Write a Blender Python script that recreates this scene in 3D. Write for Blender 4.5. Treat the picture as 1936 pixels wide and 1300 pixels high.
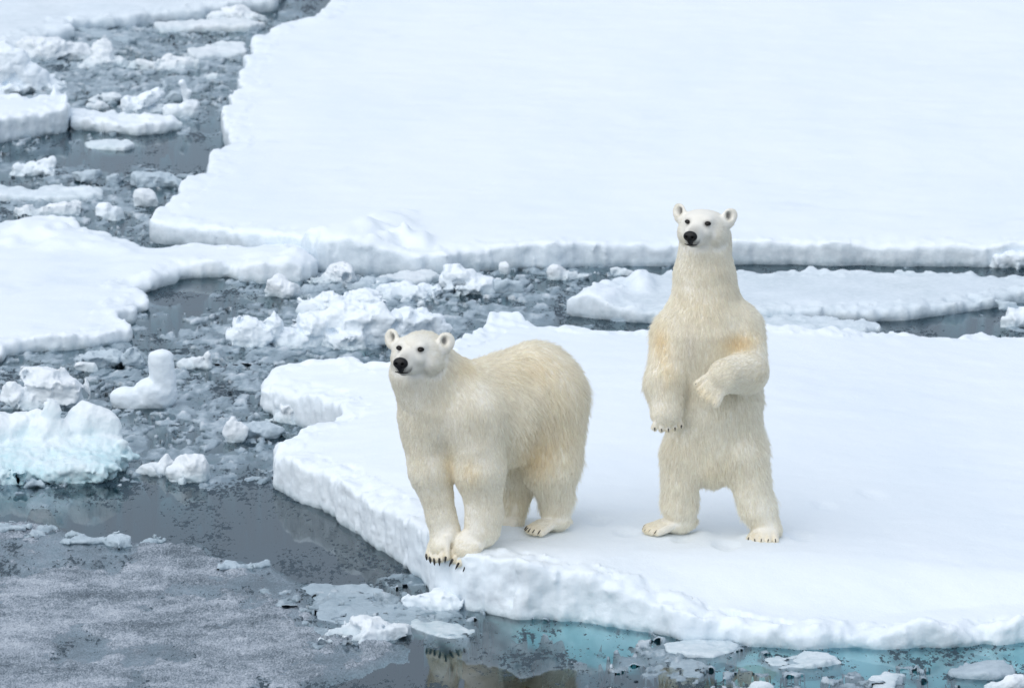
import bpy, math, random
import numpy as np
from mathutils import Vector, kdtree
R = math.radians
rng = np.random.default_rng(7)
random.seed(7)
for o in list(bpy.data.objects):
    bpy.data.objects.remove(o)
sc = bpy.context.scene
C = sc.collection

# ---------------------------------------------------------------- camera
CAM_H, PITCH, FPX = 11.2, R(12.5), 13206.0
cam = bpy.data.cameras.new('camera')
cam.sensor_width = 36.0
cam.lens = 36.0 * FPX / 1936.0
cam.clip_end = 3000
cam.clip_start = 1.0
co = bpy.data.objects.new('camera', cam)
co.location = (0, 0, CAM_H)
co.rotation_euler = (R(90) - PITCH, 0, 0)
C.objects.link(co)
sc.camera = co
cam.dof.use_dof = True
cam.dof.focus_distance = 44.3
cam.dof.aperture_fstop = 5.0

# ---------------------------------------------------------------- light
SUN_EL, SUN_AZ = R(46), R(222)      # compass style: 0 = +Y, clockwise
w = bpy.data.worlds.new('World')
sc.world = w
w.use_nodes = True
nt = w.node_tree
bg = nt.nodes['Background']
sky = nt.nodes.new('ShaderNodeTexSky')
sky.sky_type = 'NISHITA'
sky.sun_disc = False
sky.sun_elevation = SUN_EL
sky.sun_rotation = SUN_AZ
sky.altitude = 0
sky.air_density = 1.0
sky.dust_density = 3.0
sky.ozone_density = 1.0
# an even overcast deck veils most of the clear sky
deck = nt.nodes.new('ShaderNodeMix'); deck.data_type = 'RGBA'
deck.inputs[0].default_value = 0.88
deck.inputs[7].default_value = (4.95, 5.6, 6.5, 1)
nt.links.new(sky.outputs[0], deck.inputs[6])
nt.links.new(deck.outputs[2], bg.inputs[0])
bg.inputs[1].default_value = 0.12
sl = bpy.data.lights.new('sun', 'SUN')
sl.energy = 1.55
sl.angle = R(80)
sl.color = (1.0, 0.97, 0.92)
so = bpy.data.objects.new('sun', sl)
d = Vector((math.sin(SUN_AZ) * math.cos(SUN_EL), math.cos(SUN_AZ) * math.cos(SUN_EL), math.sin(SUN_EL)))
so.rotation_euler = d.to_track_quat('Z', 'Y').to_euler()
so.location = (-10, 20, 40)
C.objects.link(so)
sc.view_settings.view_transform = 'Standard'
sc.view_settings.look = 'None'
sc.view_settings.exposure = 0.09
sc.view_settings.gamma = 1.0
sc.cycles.max_bounces = 12
sc.cycles.diffuse_bounces = 9
sc.cycles.glossy_bounces = 4
sc.cycles.transmission_bounces = 6
sc.cycles.transparent_max_bounces = 16
sc.cycles.use_denoising = True

# ---------------------------------------------------------------- photo pixel <-> place
ca, sa = math.cos(PITCH), math.sin(PITCH)
def ray(px, py):
    u, v = (px - 968.0) / FPX, (650.0 - py) / FPX
    return np.array([u, ca + v * sa, -sa + v * ca])
def at(px, py, z=0.0):
    r = ray(px, py)
    t = (z - CAM_H) / r[2]
    return np.array([r[0] * t, r[1] * t, z])
def at_y(px, py, Y):
    r = ray(px, py)
    t = Y / r[1]
    return np.array([r[0] * t, Y, CAM_H + r[2] * t])
def pix(x, y, z):
    dz = z - CAM_H
    f = y * ca - dz * sa
    return 968 + FPX * x / f, 650 - FPX * (y * sa + dz * ca) / f
def scale_at(y, z=0.0):
    return FPX / (y * ca - (z - CAM_H) * sa)

# ---------------------------------------------------------------- noise
LAT = (rng.random((64, 64, 64)) * 2 - 1).astype(np.float32)
def vnoise(x, y, z):
    x, y, z = np.broadcast_arrays(x, y, z)
    xi, yi, zi = np.floor(x).astype(np.int32), np.floor(y).astype(np.int32), np.floor(z).astype(np.int32)
    fx, fy, fz = (x - xi).astype(np.float32), (y - yi).astype(np.float32), (z - zi).astype(np.float32)
    fx = fx * fx * (3 - 2 * fx); fy = fy * fy * (3 - 2 * fy); fz = fz * fz * (3 - 2 * fz)
    a, b, c = xi & 63, yi & 63, zi & 63
    a1, b1, c1 = (a + 1) & 63, (b + 1) & 63, (c + 1) & 63
    def L(p, q, r): return LAT[p, q, r]
    x00 = L(a, b, c) * (1 - fx) + L(a1, b, c) * fx
    x10 = L(a, b1, c) * (1 - fx) + L(a1, b1, c) * fx
    x01 = L(a, b, c1) * (1 - fx) + L(a1, b, c1) * fx
    x11 = L(a, b1, c1) * (1 - fx) + L(a1, b1, c1) * fx
    y0 = x00 * (1 - fy) + x10 * fy
    y1 = x01 * (1 - fy) + x11 * fy
    return y0 * (1 - fz) + y1 * fz
def fbm(x, y, z, f, octs=3, gain=0.5, seed=0.0):
    s, a = 0, 1.0
    for k in range(octs):
        s = s + a * vnoise(x * f + seed + 3.7 * k, y * f + seed * 1.3 + 9.1 * k, z * f + seed * 0.7 + 5.3 * k)
        a *= gain; f *= 2.03
    return s
def sst(e0, e1, x):
    t = np.clip((x - e0) / (e1 - e0), 0, 1)
    return t * t * (3 - 2 * t)
def smin(a, b, k):
    h = np.clip(0.5 + 0.5 * (b - a) / k, 0, 1)
    return b * (1 - h) + a * h - k * h * (1 - h)
def smax(a, b, k): return -smin(-a, -b, k)

# ---------------------------------------------------------------- surface extraction
def surface(F, org, st):
    """naive surface nets: F<0 inside. returns verts (n,3), quads (m,4)"""
    nx, ny, nz = F.shape
    s = F < 0
    cnt = np.zeros((nx - 1, ny - 1, nz - 1), np.int8)
    for i in (0, 1):
        for j in (0, 1):
            for k in (0, 1):
                cnt += s[i:nx - 1 + i, j:ny - 1 + j, k:nz - 1 + k]
    act = (cnt > 0) & (cnt < 8)
    I, J, K = np.nonzero(act)
    n = len(I)
    vid = np.full(act.shape, -1, np.int32)
    vid[I, J, K] = np.arange(n)
    corner = {}
    for i in (0, 1):
        for j in (0, 1):
            for k in (0, 1):
                corner[(i, j, k)] = F[I + i, J + j, K + k].astype(np.float64)
    acc = np.zeros((n, 3)); c = np.zeros(n)
    for ax in range(3):
        for p in (0, 1):
            for q in (0, 1):
                a = [p, q]; a.insert(ax, 0); b = [p, q]; b.insert(ax, 1)
                fa, fb = corner[tuple(a)], corner[tuple(b)]
                m = (fa < 0) != (fb < 0)
                dd = np.where(m, fa - fb, 1.0)
                t = np.where(m, fa / dd, 0)
                pt = np.array([a] * n, float) if n else np.zeros((0, 3))
                pt[:, ax] = t
                acc += pt * m[:, None]; c += m
    v = acc / np.maximum(c, 1)[:, None] + np.stack([I, J, K], 1)
    v = v * np.array(st) + np.array(org)
    quads = []
    sl_ = [slice(None)] * 3
    for ax in range(3):
        u, w_ = (ax + 1) % 3, (ax + 2) % 3
        lo = [slice(None)] * 3; hi = [slice(None)] * 3
        lo[ax] = slice(0, -1); hi[ax] = slice(1, None)
        for o_ in (u, w_):
            lo[o_] = slice(1, -1); hi[o_] = slice(1, -1)
        A, B = s[tuple(lo)], s[tuple(hi)]
        x = np.nonzero(A != B)
        idx = list(x)
        idx[u] = idx[u] + 1; idx[w_] = idx[w_] + 1
        def cell(du, dw):
            t = [idx[0].copy(), idx[1].copy(), idx[2].copy()]
            t[u] = t[u] - du; t[w_] = t[w_] - dw
            return vid[t[0], t[1], t[2]]
        q = np.stack([cell(1, 1), cell(0, 1), cell(0, 0), cell(1, 0)], 1)
        flip = ~A[x]
        q[flip] = q[flip][:, ::-1]
        quads.append(q)
    return v, np.concatenate(quads)

def mesh_obj(name, v, faces, mat, parent=None, smooth=True):
    me = bpy.data.meshes.new(name)
    v = np.asarray(v, np.float32)
    f = np.asarray(faces, np.int32)
    me.vertices.add(len(v)); me.vertices.foreach_set('co', v.ravel())
    k = f.shape[1]
    me.loops.add(f.size); me.loops.foreach_set('vertex_index', f.ravel())
    me.polygons.add(len(f))
    me.polygons.foreach_set('loop_start', np.arange(0, f.size, k, dtype=np.int32))
    me.polygons.foreach_set('use_smooth', np.full(len(f), smooth, bool))
    me.update(calc_edges=True)
    me.validate()
    me.materials.append(mat)
    o = bpy.data.objects.new(name, me)
    C.objects.link(o)
    if parent is not None: o.parent = parent
    return o
def tag(o, label=None, cat=None, group=None, kind=None):
    for k, x in (('label', label), ('category', cat), ('group', group), ('kind', kind)):
        if x: o[k] = x
    return o
def centre_origin(o):
    me = o.data
    n = len(me.vertices)
    a = np.empty(n * 3, np.float32); me.vertices.foreach_get('co', a); a = a.reshape(-1, 3)
    c = np.array([a[:, 0].mean(), a[:, 1].mean(), a[:, 2].min()])
    me.vertices.foreach_set('co', (a - c).astype(np.float32).ravel()); me.update()
    o.location = c
    return o

# ---------------------------------------------------------------- materials
def newmat(name):
    m = bpy.data.materials.new(name); m.use_nodes = True
    n = m.node_tree
    b = n.nodes['Principled BSDF']
    return m, n, n.nodes, n.links, b
def noise_node(N, Lk, coord, scale, detail=4, rough=0.55, vec_scale=None):
    t = N.new('ShaderNodeTexNoise'); t.inputs['Scale'].default_value = scale
    t.inputs['Detail'].default_value = detail; t.inputs['Roughness'].default_value = rough
    if vec_scale:
        mp = N.new('ShaderNodeMapping'); mp.inputs['Scale'].default_value = vec_scale
        Lk.new(coord, mp.inputs['Vector']); coord = mp.outputs[0]
    Lk.new(coord, t.inputs['Vector'])
    return t.outputs['Fac']
def rampf(N, Lk, src, stops):
    r = N.new('ShaderNodeValToRGB'); e = r.color_ramp.elements
    while len(e) < len(stops): e.new(0.5)
    for el, (p, c) in zip(e, stops):
        el.position = p; el.color = (*c, 1) if len(c) == 3 else c
    Lk.new(src, r.inputs[0]); return r.outputs[0]
def mapr(N, Lk, src, a, b, c=0, d=1):
    m = N.new('ShaderNodeMapRange'); m.inputs[1].default_value = a; m.inputs[2].default_value = b
    m.inputs[3].default_value = c; m.inputs[4].default_value = d
    Lk.new(src, m.inputs[0]); return m.outputs[0]
def math_(N, Lk, op, a, b):
    m = N.new('ShaderNodeMath'); m.operation = op
    for i, x in enumerate((a, b)):
        if isinstance(x, (int, float)): m.inputs[i].default_value = x
        else: Lk.new(x, m.inputs[i])
    return m.outputs[0]
def mixc(N, Lk, f, a, b):
    m = N.new('ShaderNodeMix'); m.data_type = 'RGBA'
    if isinstance(f, (int, float)): m.inputs[0].default_value = f
    else: Lk.new(f, m.inputs[0])
    for i, x in ((6, a), (7, b)):
        if isinstance(x, tuple): m.inputs[i].default_value = (*x, 1)
        else: Lk.new(x, m.inputs[i])
    return m.outputs[2]

def ice_material(name, snow=(0.83, 0.885, 0.94), wet=(0.46, 0.57, 0.62), z0=0.0, z1=0.12, side=0.5, bump=0.35, var=0.5, sss=0.0, rough=0.75):
    m, n, N, Lk, b = newmat(name)
    g = N.new('ShaderNodeNewGeometry')
    P = g.outputs['Position']
    sp = N.new('ShaderNodeSeparateXYZ'); Lk.new(P, sp.inputs[0])
    sn = N.new('ShaderNodeSeparateXYZ'); Lk.new(g.outputs['Normal'], sn.inputs[0])
    big = noise_node(N, Lk, P, 3.0, 4)
    fine = noise_node(N, Lk, P, 22.0, 5, 0.65)
    # height over the water line, broken by noise
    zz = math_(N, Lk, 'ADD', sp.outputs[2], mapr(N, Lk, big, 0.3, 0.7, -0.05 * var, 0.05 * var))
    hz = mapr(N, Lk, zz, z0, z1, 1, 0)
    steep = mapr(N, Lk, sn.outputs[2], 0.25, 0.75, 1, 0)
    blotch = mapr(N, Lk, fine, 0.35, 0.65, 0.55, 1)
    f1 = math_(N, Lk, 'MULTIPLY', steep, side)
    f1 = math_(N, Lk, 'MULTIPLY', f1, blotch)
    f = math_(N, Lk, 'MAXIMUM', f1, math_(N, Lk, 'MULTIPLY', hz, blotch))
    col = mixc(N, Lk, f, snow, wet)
    col = mixc(N, Lk, mapr(N, Lk, sp.outputs[2], -0.015, -0.04), col, (0.66, 0.95, 0.97))
    # faint blue and grey drifts on the snow
    drift = noise_node(N, Lk, P, 0.9, 5, 0.6, (1, 0.35, 1))
    c2 = mixc(N, Lk, mapr(N, Lk, drift, 0.42, 0.68, 0, 0.42), col, (snow[0] * 0.88, snow[1] * 0.92, snow[2] * 0.955))
    Lk.new(c2, b.inputs['Base Color'])
    Lk.new(mapr(N, Lk, f, 0, 1, rough, 0.32), b.inputs['Roughness'])
    b.inputs['Specular IOR Level'].default_value = 0.35
    if sss:
        b.subsurface_method = 'BURLEY'
        b.inputs['Subsurface Weight'].default_value = sss
        b.inputs['Subsurface Radius'].default_value = (0.35, 0.75, 1.0)
        b.inputs['Subsurface Scale'].default_value = 0.06
    bp = N.new('ShaderNodeBump'); bp.inputs['Strength'].default_value = bump; bp.inputs['Distance'].default_value = 0.02
    h = math_(N, Lk, 'ADD', math_(N, Lk, 'MULTIPLY', noise_node(N, Lk, P, 60.0, 4, 0.7), 0.6), fine)
    Lk.new(h, bp.inputs['Height'])
    Lk.new(bp.outputs[0], b.inputs['Normal'])
    return m
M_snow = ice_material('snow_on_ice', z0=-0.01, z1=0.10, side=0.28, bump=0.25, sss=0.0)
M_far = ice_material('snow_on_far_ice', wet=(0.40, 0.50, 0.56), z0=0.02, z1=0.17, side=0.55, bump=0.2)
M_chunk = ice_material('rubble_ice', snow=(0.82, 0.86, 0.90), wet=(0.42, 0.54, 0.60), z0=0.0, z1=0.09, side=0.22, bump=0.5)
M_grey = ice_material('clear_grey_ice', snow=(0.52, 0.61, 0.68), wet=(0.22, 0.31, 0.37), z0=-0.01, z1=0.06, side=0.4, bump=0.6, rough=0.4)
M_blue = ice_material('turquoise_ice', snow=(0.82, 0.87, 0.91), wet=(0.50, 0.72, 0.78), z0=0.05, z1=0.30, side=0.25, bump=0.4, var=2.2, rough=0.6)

def water_material():
    m, n, N, Lk, b = newmat('sea_water')
    N.remove(b)
    out = N['Material Output']
    g = N.new('ShaderNodeNewGeometry'); P = g.outputs['Position']
    gl = N.new('ShaderNodeBsdfGlossy'); gl.inputs['Roughness'].default_value = 0.03
    gl.inputs['Color'].default_value = (0.84, 0.94, 1.0, 1)
    tr = N.new('ShaderNodeBsdfTransparent')
    fr = N.new('ShaderNodeFresnel'); fr.inputs['IOR'].default_value = 1.5
    bp = N.new('ShaderNodeBump'); bp.inputs['Strength'].default_value = 0.09; bp.inputs['Distance'].default_value = 0.01
    Lk.new(noise_node(N, Lk, P, 5.0, 3, 0.5, (1, 0.4, 1)), bp.inputs['Height'])
    Lk.new(bp.outputs[0], gl.inputs['Normal'])
    mx = N.new('ShaderNodeMixShader')
    Lk.new(fr.outputs[0], mx.inputs[0]); Lk.new(tr.outputs[0], mx.inputs[1]); Lk.new(gl.outputs[0], mx.inputs[2])
    # dark grease ice: small soaked patches drawn out along the lead
    df = N.new('ShaderNodeBsdfPrincipled'); df.inputs['Base Color'].default_value = (0.018, 0.045, 0.068, 1); df.inputs['Roughness'].default_value = 0.45
    df.inputs['Specular IOR Level'].default_value = 0.25
    b2 = N.new('ShaderNodeBump'); b2.inputs['Strength'].default_value = 1.0; b2.inputs['Distance'].default_value = 0.02
    Lk.new(noise_node(N, Lk, P, 45.0, 4, 0.7), b2.inputs['Height']); Lk.new(b2.outputs[0], df.inputs['Normal'])
    a = noise_node(N, Lk, P, 2.2, 3, 0.55, (1, 0.42, 1))
    c = noise_node(N, Lk, P, 34.0, 4, 0.65, (1, 0.4, 1))
    mid = noise_node(N, Lk, P, 7.0, 3, 0.6, (1, 0.4, 1))
    k = math_(N, Lk, 'ADD', math_(N, Lk, 'MULTIPLY', a, 0.6), math_(N, Lk, 'MULTIPLY', c, 0.65))
    k = math_(N, Lk, 'ADD', k, math_(N, Lk, 'MULTIPLY', mid, 0.5))
    msk = mapr(N, Lk, k, 0.945, 0.975, 0, 0.92)
    m2 = N.new('ShaderNodeMixShader'); Lk.new(msk, m2.inputs[0]); Lk.new(mx.outputs[0], m2.inputs[1]); Lk.new(df.outputs[0], m2.inputs[2])
    Lk.new(m2.outputs[0], out.inputs['Surface'])
    va = N.new('ShaderNodeVolumeAbsorption'); va.inputs['Color'].default_value = (0.0, 0.60, 0.68, 1); va.inputs['Density'].default_value = 3.1
    Lk.new(va.outputs[0], out.inputs['Volume'])
    return m
M_water = water_material()
m_, n_, N_, L_, b_ = newmat('deep_sea_floor'); b_.inputs['Base Color'].default_value = (0.02, 0.05, 0.065, 1); b_.inputs['Roughness'].default_value = 1
M_deep = m_

# ---------------------------------------------------------------- the sea
def box(name, x0, x1, y0, y1, z0, z1, mat):
    v = [(x, y, z) for x in (x0, x1) for y in (y0, y1) for z in (z0, z1)]
    f = [(0, 1, 3, 2), (4, 6, 7, 5), (0, 4, 5, 1), (2, 3, 7, 6), (0, 2, 6, 4), (1, 5, 7, 3)]
    return mesh_obj(name, v, f, mat, smooth=False)
tag(box('sea_water', -400, 400, -200, 900, -3.0, 0.0, M_water), kind='structure')
tag(box('sea_floor', -399, 399, -199, 899, -2.9, -1.2, M_deep), kind='structure')

# ---------------------------------------------------------------- floes
def poly_sdf(X, Y, pts):
    pts = np.asarray(pts, float)
    d = np.full(X.shape, 1e9); sgn = np.ones(X.shape, bool)
    n = len(pts)
    for i in range(n):
        a, b = pts[i], pts[(i + 1) % n]
        e = b - a
        wx, wy = X - a[0], Y - a[1]
        t = np.clip((wx * e[0] + wy * e[1]) / (e @ e + 1e-12), 0, 1)
        d = np.minimum(d, (wx - e[0] * t) ** 2 + (wy - e[1] * t) ** 2)
        c1 = (a[1] <= Y) & (b[1] > Y); c2 = (a[1] > Y) & (b[1] <= Y)
        cr = e[0] * wy - e[1] * wx
        sgn ^= (c1 & (cr > 0)) | (c2 & (cr < 0))
    return np.where(sgn, 1, -1) * np.sqrt(d)

def floe(name, label, cat, outline, T, mat, step=(0.018, 0.04, 0.018), foot=0.10, rnd=0.05, amp=0.035, flute=0.02, lump=0.0, seed=0.0,
         bumps=(), bot=-0.30, clip=None, kind=None, group=None, notch=0.02, footf=None, lumpf=None, rim=1.0, swell=0.012):
    """outline: photo pixels on the top lip; T: height number or function(x, y); bumps: (px, py, rx_m, ry_m, dz)"""
    Tf = T if callable(T) else (lambda x, y: T + 0 * x)
    pts = []
    for px, py in outline:
        z = 0.2
        for _ in range(4):
            p = at(px, py, z); z = float(Tf(np.array(p[0]), np.array(p[1])))
        pts.append(p[:2])
    pts = np.array(pts)
    ex = max(foot, 0) + 0.12
    x0, y0 = pts.min(0) - ex; x1, y1 = pts.max(0) + ex
    if clip: x0, x1, y0, y1 = max(x0, clip[0]), min(x1, clip[1]), max(y0, clip[2]), min(y1, clip[3])
    xs = np.arange(x0, x1 + step[0], step[0]); ys = np.arange(y0, y1 + step[1], step[1])
    X, Y = np.meshgrid(xs, ys, indexing='ij')
    d2 = poly_sdf(X, Y, pts)
    d2 = d2 + amp * fbm(X, Y, 0 * X, 2.2, 2, 0.6, seed) + amp * 0.45 * fbm(X, Y, 0 * X, 11.0, 3, 0.6, seed + 3)
    top = Tf(X, Y) + swell * fbm(X, Y, 0 * X, 0.8, 2, 0.5, seed + 1) + 0.006 * fbm(X * 0.6, Y, 0 * X, 5, 3, 0.6, seed + 2)
    near = np.exp(-np.maximum(-d2, 0) / 0.16)
    top = top + lump * near * (fbm(X, Y, 0 * X, 3.5, 3, 0.6, seed + 5)) * rim
    for (px, py, rx, ry, dz) in bumps:
        q = at(px, py, 0.2)
        e = np.sqrt(((X - q[0]) / rx) ** 2 + ((Y - q[1]) / ry) ** 2) + 0.25 * fbm(X, Y, 0 * X, 5, 2, 0.6, seed + 8)
        top = top + dz * (1 - sst(0.25, 1.1, e))
    z1 = float(top[d2 < 0.05].max()) + 0.12
    ft = footf(X, Y) if footf else foot + 0 * X
    zs = np.arange(bot - 2 * step[2], z1, step[2])
    Z = zs[None, None, :]
    prof = np.where(Z < 0.03, notch * sst(0.03, -0.02, Z) * 1.0, 0) - ft[:, :, None] * sst(-0.03, -0.15, Z)
    F = d2[:, :, None] + prof
    F = smax(F.astype(np.float32), (Z - top[:, :, None]).astype(np.float32), rnd)
    F = np.maximum(F, (bot - Z)).astype(np.float32)
    idx = np.nonzero((np.abs(F) < 0.09) & (d2[:, :, None] > -0.22) & (Z > bot + 0.05))
    x, y, z = xs[idx[0]], ys[idx[1]], zs[idx[2]]
    F[idx] += flute * fbm(x * 1.0, y * 1.0, z * 0.3, 13, 2, 0.6, seed + 11) + 0.007 * fbm(x, y, z, 18, 3, 0.6, seed + 12) + (lump * 0.3 if lumpf is None else lumpf(x, y)) * fbm(x, y, z * 0.7, 3.6, 3, 0.6, seed + 13)
    v, q = surface(F, (xs[0], ys[0], zs[0]), step)
    o = mesh_obj(name, v, q, mat)
    centre_origin(o)
    return tag(o, label, cat, group, kind or 'thing')

def T_bear(x, y):
    z = 0.215 + 0.15 * sst(-1.9, -0.3, x) - 0.17 * sst(1.2, 3.9, x)
    return np.maximum(z - 0.21 * sst(0.15, 1.3, x) * sst(42.95, 42.05, y), 0.11)
BEAR_FLOE = [(510, 850), (516, 838), (560, 822), (600, 800), (632, 790), (640, 775), (630, 762), (600, 752), (560, 742), (530, 735), (500, 722), (492, 708),
             (520, 694), (570, 688), (620, 682), (655, 676), (690, 690), (740, 690), (800, 665), (860, 645), (890, 634), (912, 618), (925, 594), (945, 590), (970, 603),
             (1010, 609), (1080, 616), (1150, 620), (1240, 622), (1330, 622), (1450, 618), (1560, 626), (1640, 629), (1700, 618), (1760, 626), (1800, 629), (1850, 621),
             (1960, 626), (2350, 626), (2350, 1166), (1936, 1180), (1850, 1186), (1700, 1194), (1600, 1190), (1500, 1186), (1400, 1178), (1300, 1160), (1250, 1138),
             (1180, 1106), (1100, 1082), (1000, 1066), (940, 1056), (905, 1050), (880, 1046), (855, 1040), (830, 1028), (800, 1006), (770, 980), (740, 962), (690, 935), (650, 915), (600, 892), (540, 872), (513, 862)]
floe('bear_ice_floe', 'broad snow-covered ice floe that the two polar bears stand on', 'ice floe', BEAR_FLOE, T_bear, M_snow,
     step=(0.0125, 0.03, 0.0125), foot=1.0, lumpf=lambda x, y: 0.010 + 0.036 * sst(-0.75, -0.35, x) * sst(42.9, 42.6, y), footf=lambda X, Y: -0.30 + 0.75 * sst(-0.6, 0.6, X) * sst(43.2, 42.8, Y) + 0.7 * sst(0.8, 2.2, X) * sst(43.2, 42.8, Y), rnd=0.06, amp=0.035, flute=0.012, lump=0.05, seed=1.0,
     bumps=[(938, 596, 0.18, 0.7, 0.09), (1000, 615, 0.5, 0.6, 0.05), (650, 690, 0.5, 0.5, 0.03), (935, 1050, 0.22, 0.28, 0.05), (1340, 1040, 0.5, 0.35, -0.02), (1290, 1062, 0.10, 0.14, -0.03), (1370, 1072, 0.10, 0.16, -0.035), (1420, 1058, 0.09, 0.14, 0.02), (1240, 1045, 0.10, 0.14, 0.02), (1330, 1050, 0.10, 0.2, 0.02), (1130, 1030, 0.09, 0.14, -0.03), (1185, 1052, 0.09, 0.13, -0.025), (1560, 990, 0.10, 0.16, -0.02), (1650, 960, 0.10, 0.16, -0.02), (1510, 1052, 0.10, 0.15, -0.025), (1000, 1040, 0.2, 0.2, 0.02)], bot=-0.4)
FAR = [(700, -60), (640, -10), (590, 30), (520, 50), (475, 68), (478, 85), (468, 100), (465, 125), (455, 135), (450, 150), (455, 165), (440, 175), (432, 195), (420, 210), (425, 245),
       (432, 262), (418, 275), (395, 285), (388, 305), (388, 325), (370, 335), (345, 345), (340, 365), (318, 375), (310, 385), (290, 395), (265, 412),
       (300, 420), (400, 428), (520, 440), (560, 448), (580, 462), (620, 472), (700, 474), (850, 478), (880, 472), (960, 466), (1100, 462), (1300, 458), (1500, 458), (1700, 457), (1960, 460), (2350, 460), (2350, -60)]
floe('far_ice_floe', 'huge flat white ice sheet filling the upper right behind the bears', 'ice floe', FAR, 0.19, M_far, step=(0.02, 0.06, 0.016), foot=-0.15, rnd=0.05,
     amp=0.05, flute=0.006, lump=0.03, seed=2.0, bumps=[(665, 455, 0.42, 0.55, 0.13), (730, 425, 0.32, 0.6, 0.08), (790, 452, 0.14, 0.3, 0.06)], bot=-0.32)
floe('mid_ice_floe', 'low snowy floe lying in the lead behind the standing bear', 'ice floe',
     [(1062, 572), (1090, 556), (1120, 545), (1130, 532), (1165, 524), (1215, 508), (1240, 510), (1300, 505), (1400, 506), (1600, 508), (1800, 510), (1960, 514), (2300, 514), (2300, 545),
      (1960, 545), (1900, 552), (1850, 562), (1780, 572), (1660, 586), (1560, 584), (1400, 586), (1300, 590), (1200, 586), (1120, 580)], 0.10, M_far, step=(0.018, 0.05, 0.015),
     foot=-0.15, rnd=0.04, amp=0.04, lump=0.03, seed=3.0, bumps=[(1140, 538, 0.22, 0.5, 0.07), (1215, 512, 0.12, 0.4, 0.07), (1100, 562, 0.2, 0.4, 0.03)])
floe('ice_slab', 'thin snowy slab touching the near side of the mid floe, right of standing bear', 'ice slab',
     [(1380, 596), (1500, 592), (1600, 598), (1655, 606), (1668, 612), (1640, 622), (1400, 628)], 0.07, M_far, foot=-0.05, rnd=0.03, amp=0.02, seed=4.0)
floe('left_ice_floe', 'wide snowy floe at the left edge below the rubble-filled lead', 'ice floe',
     [(-120, 400), (0, 412), (60, 405), (100, 405), (140, 412), (150, 425), (200, 432), (240, 445), (268, 462), (300, 458), (330, 453), (380, 456), (430, 460), (520, 458), (560, 462), (588, 480),
      (602, 500), (570, 513), (500, 512), (450, 510), (430, 502), (370, 502), (340, 505), (330, 512), (290, 525), (250, 537), (278, 552), (282, 565), (240, 572), (262, 588), (215, 592), (250, 620),
      (160, 636), (40, 642), (0, 658), (-120, 664)], 0.10, M_snow, step=(0.016, 0.045, 0.014), foot=-0.15, rnd=0.05, amp=0.04, flute=0.008, lump=0.045, seed=5.0,
     bumps=[(60, 415, 0.3, 0.5, 0.08), (130, 430, 0.3, 0.4, 0.06), (210, 445, 0.25, 0.3, 0.04), (520, 485, 0.35, 0.8, 0.06), (565, 480, 0.15, 0.4, 0.05), (300, 470, 0.5, 0.4, 0.03)])
floe('upper_ice_floe', 'snowy floe cut by the top left corner of the photo', 'ice floe',
     [(-200, -60), (560, -60), (512, 0), (440, 8), (380, 16), (300, 24), (230, 30), (120, 38), (130, 52), (60, 66), (30, 82), (-200, 95)], 0.11, M_far, step=(0.022, 0.06, 0.018), foot=-0.15, rnd=0.05, amp=0.05, lump=0.03, seed=6.0)
floe('ice_slab', 'thick square-ended snow slab at the left edge with a shaded side', 'ice slab',
     [(-100, 172), (0, 172), (60, 180), (95, 176), (128, 172), (133, 188), (128, 205), (60, 216), (0, 224), (-100, 232)], 0.21, M_far, step=(0.015, 0.05, 0.015), foot=-0.1, rnd=0.05, amp=0.02, lump=0.03, seed=7.0,
     bumps=[(105, 176, 0.05, 0.2, 0.06), (127, 182, 0.04, 0.3, 0.05)])
floe('ice_slab', 'long snowy slab butting against the thick slab, below the ice spire', 'ice slab',
     [(134, 205), (200, 208), (270, 214), (325, 218), (342, 226), (312, 232), (262, 238), (200, 232), (134, 226)], 0.09, M_snow, step=(0.015, 0.05, 0.012), foot=-0.15, rnd=0.04, amp=0.02, lump=0.02, seed=8.0)
def slab(label, outline, T, mat, seed, **k):
    a = dict(step=(0.012, 0.035, 0.010), foot=-0.04, rnd=0.02, amp=0.02, flute=0.008, lump=0.02, bot=-0.12, notch=0.0)
    a.update(k)
    return floe('ice_slab', label, 'ice slab', outline, T, mat, seed=seed, **a)
slab('small oval white slab below the long slab, upper left', [(160, 262), (200, 258), (245, 264), (258, 270), (235, 277), (180, 274), (162, 270)], 0.04, M_snow, 9.0)
slab('long narrow snowy slab at the left edge above the wide floe', [(-60, 350), (30, 352), (70, 352), (115, 344), (150, 350), (192, 356), (197, 364), (150, 370), (110, 370), (0, 368), (-60, 366)], 0.055, M_snow, 10.0, lump=0.04)
slab('long thin grey-white slab under the top left floe edge', [(290, 44), (350, 36), (420, 34), (500, 42), (470, 50), (380, 50), (300, 54)], 0.05, M_chunk, 11.0)
slab('narrow pale slab leaning on the far sheet, upper lead', [(352, 96), (385, 86), (420, 82), (465, 84), (466, 96), (410, 102), (365, 106)], 0.06, M_chunk, 12.0)
slab('flat grey ice plate near the top of the lead', [(140, 48), (180, 50), (235, 62), (262, 72), (240, 76), (170, 64)], 0.03, M_grey, 13.0)
slab('tilted narrow slab floating in dark water below the far sheet', [(690, 524), (760, 514), (815, 510), (834, 515), (800, 524), (720, 532)], 0.06, M_chunk, 14.0)
slab('pale green half-sunk plate at the near corner of the bear floe', [(565, 1108), (610, 1100), (680, 1102), (730, 1118), (800, 1140), (870, 1160), (830, 1176), (740, 1182), (640, 1178), (598, 1168), (600, 1140)], 0.008, M_grey, 15.0, lump=0.012, swell=0.006)
slab('smooth oval white plate floating below the front paws', [(768, 1166), (800, 1158), (850, 1168), (895, 1186), (892, 1198), (850, 1202), (800, 1190), (770, 1178)], 0.018, M_chunk, 16.0)
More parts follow.
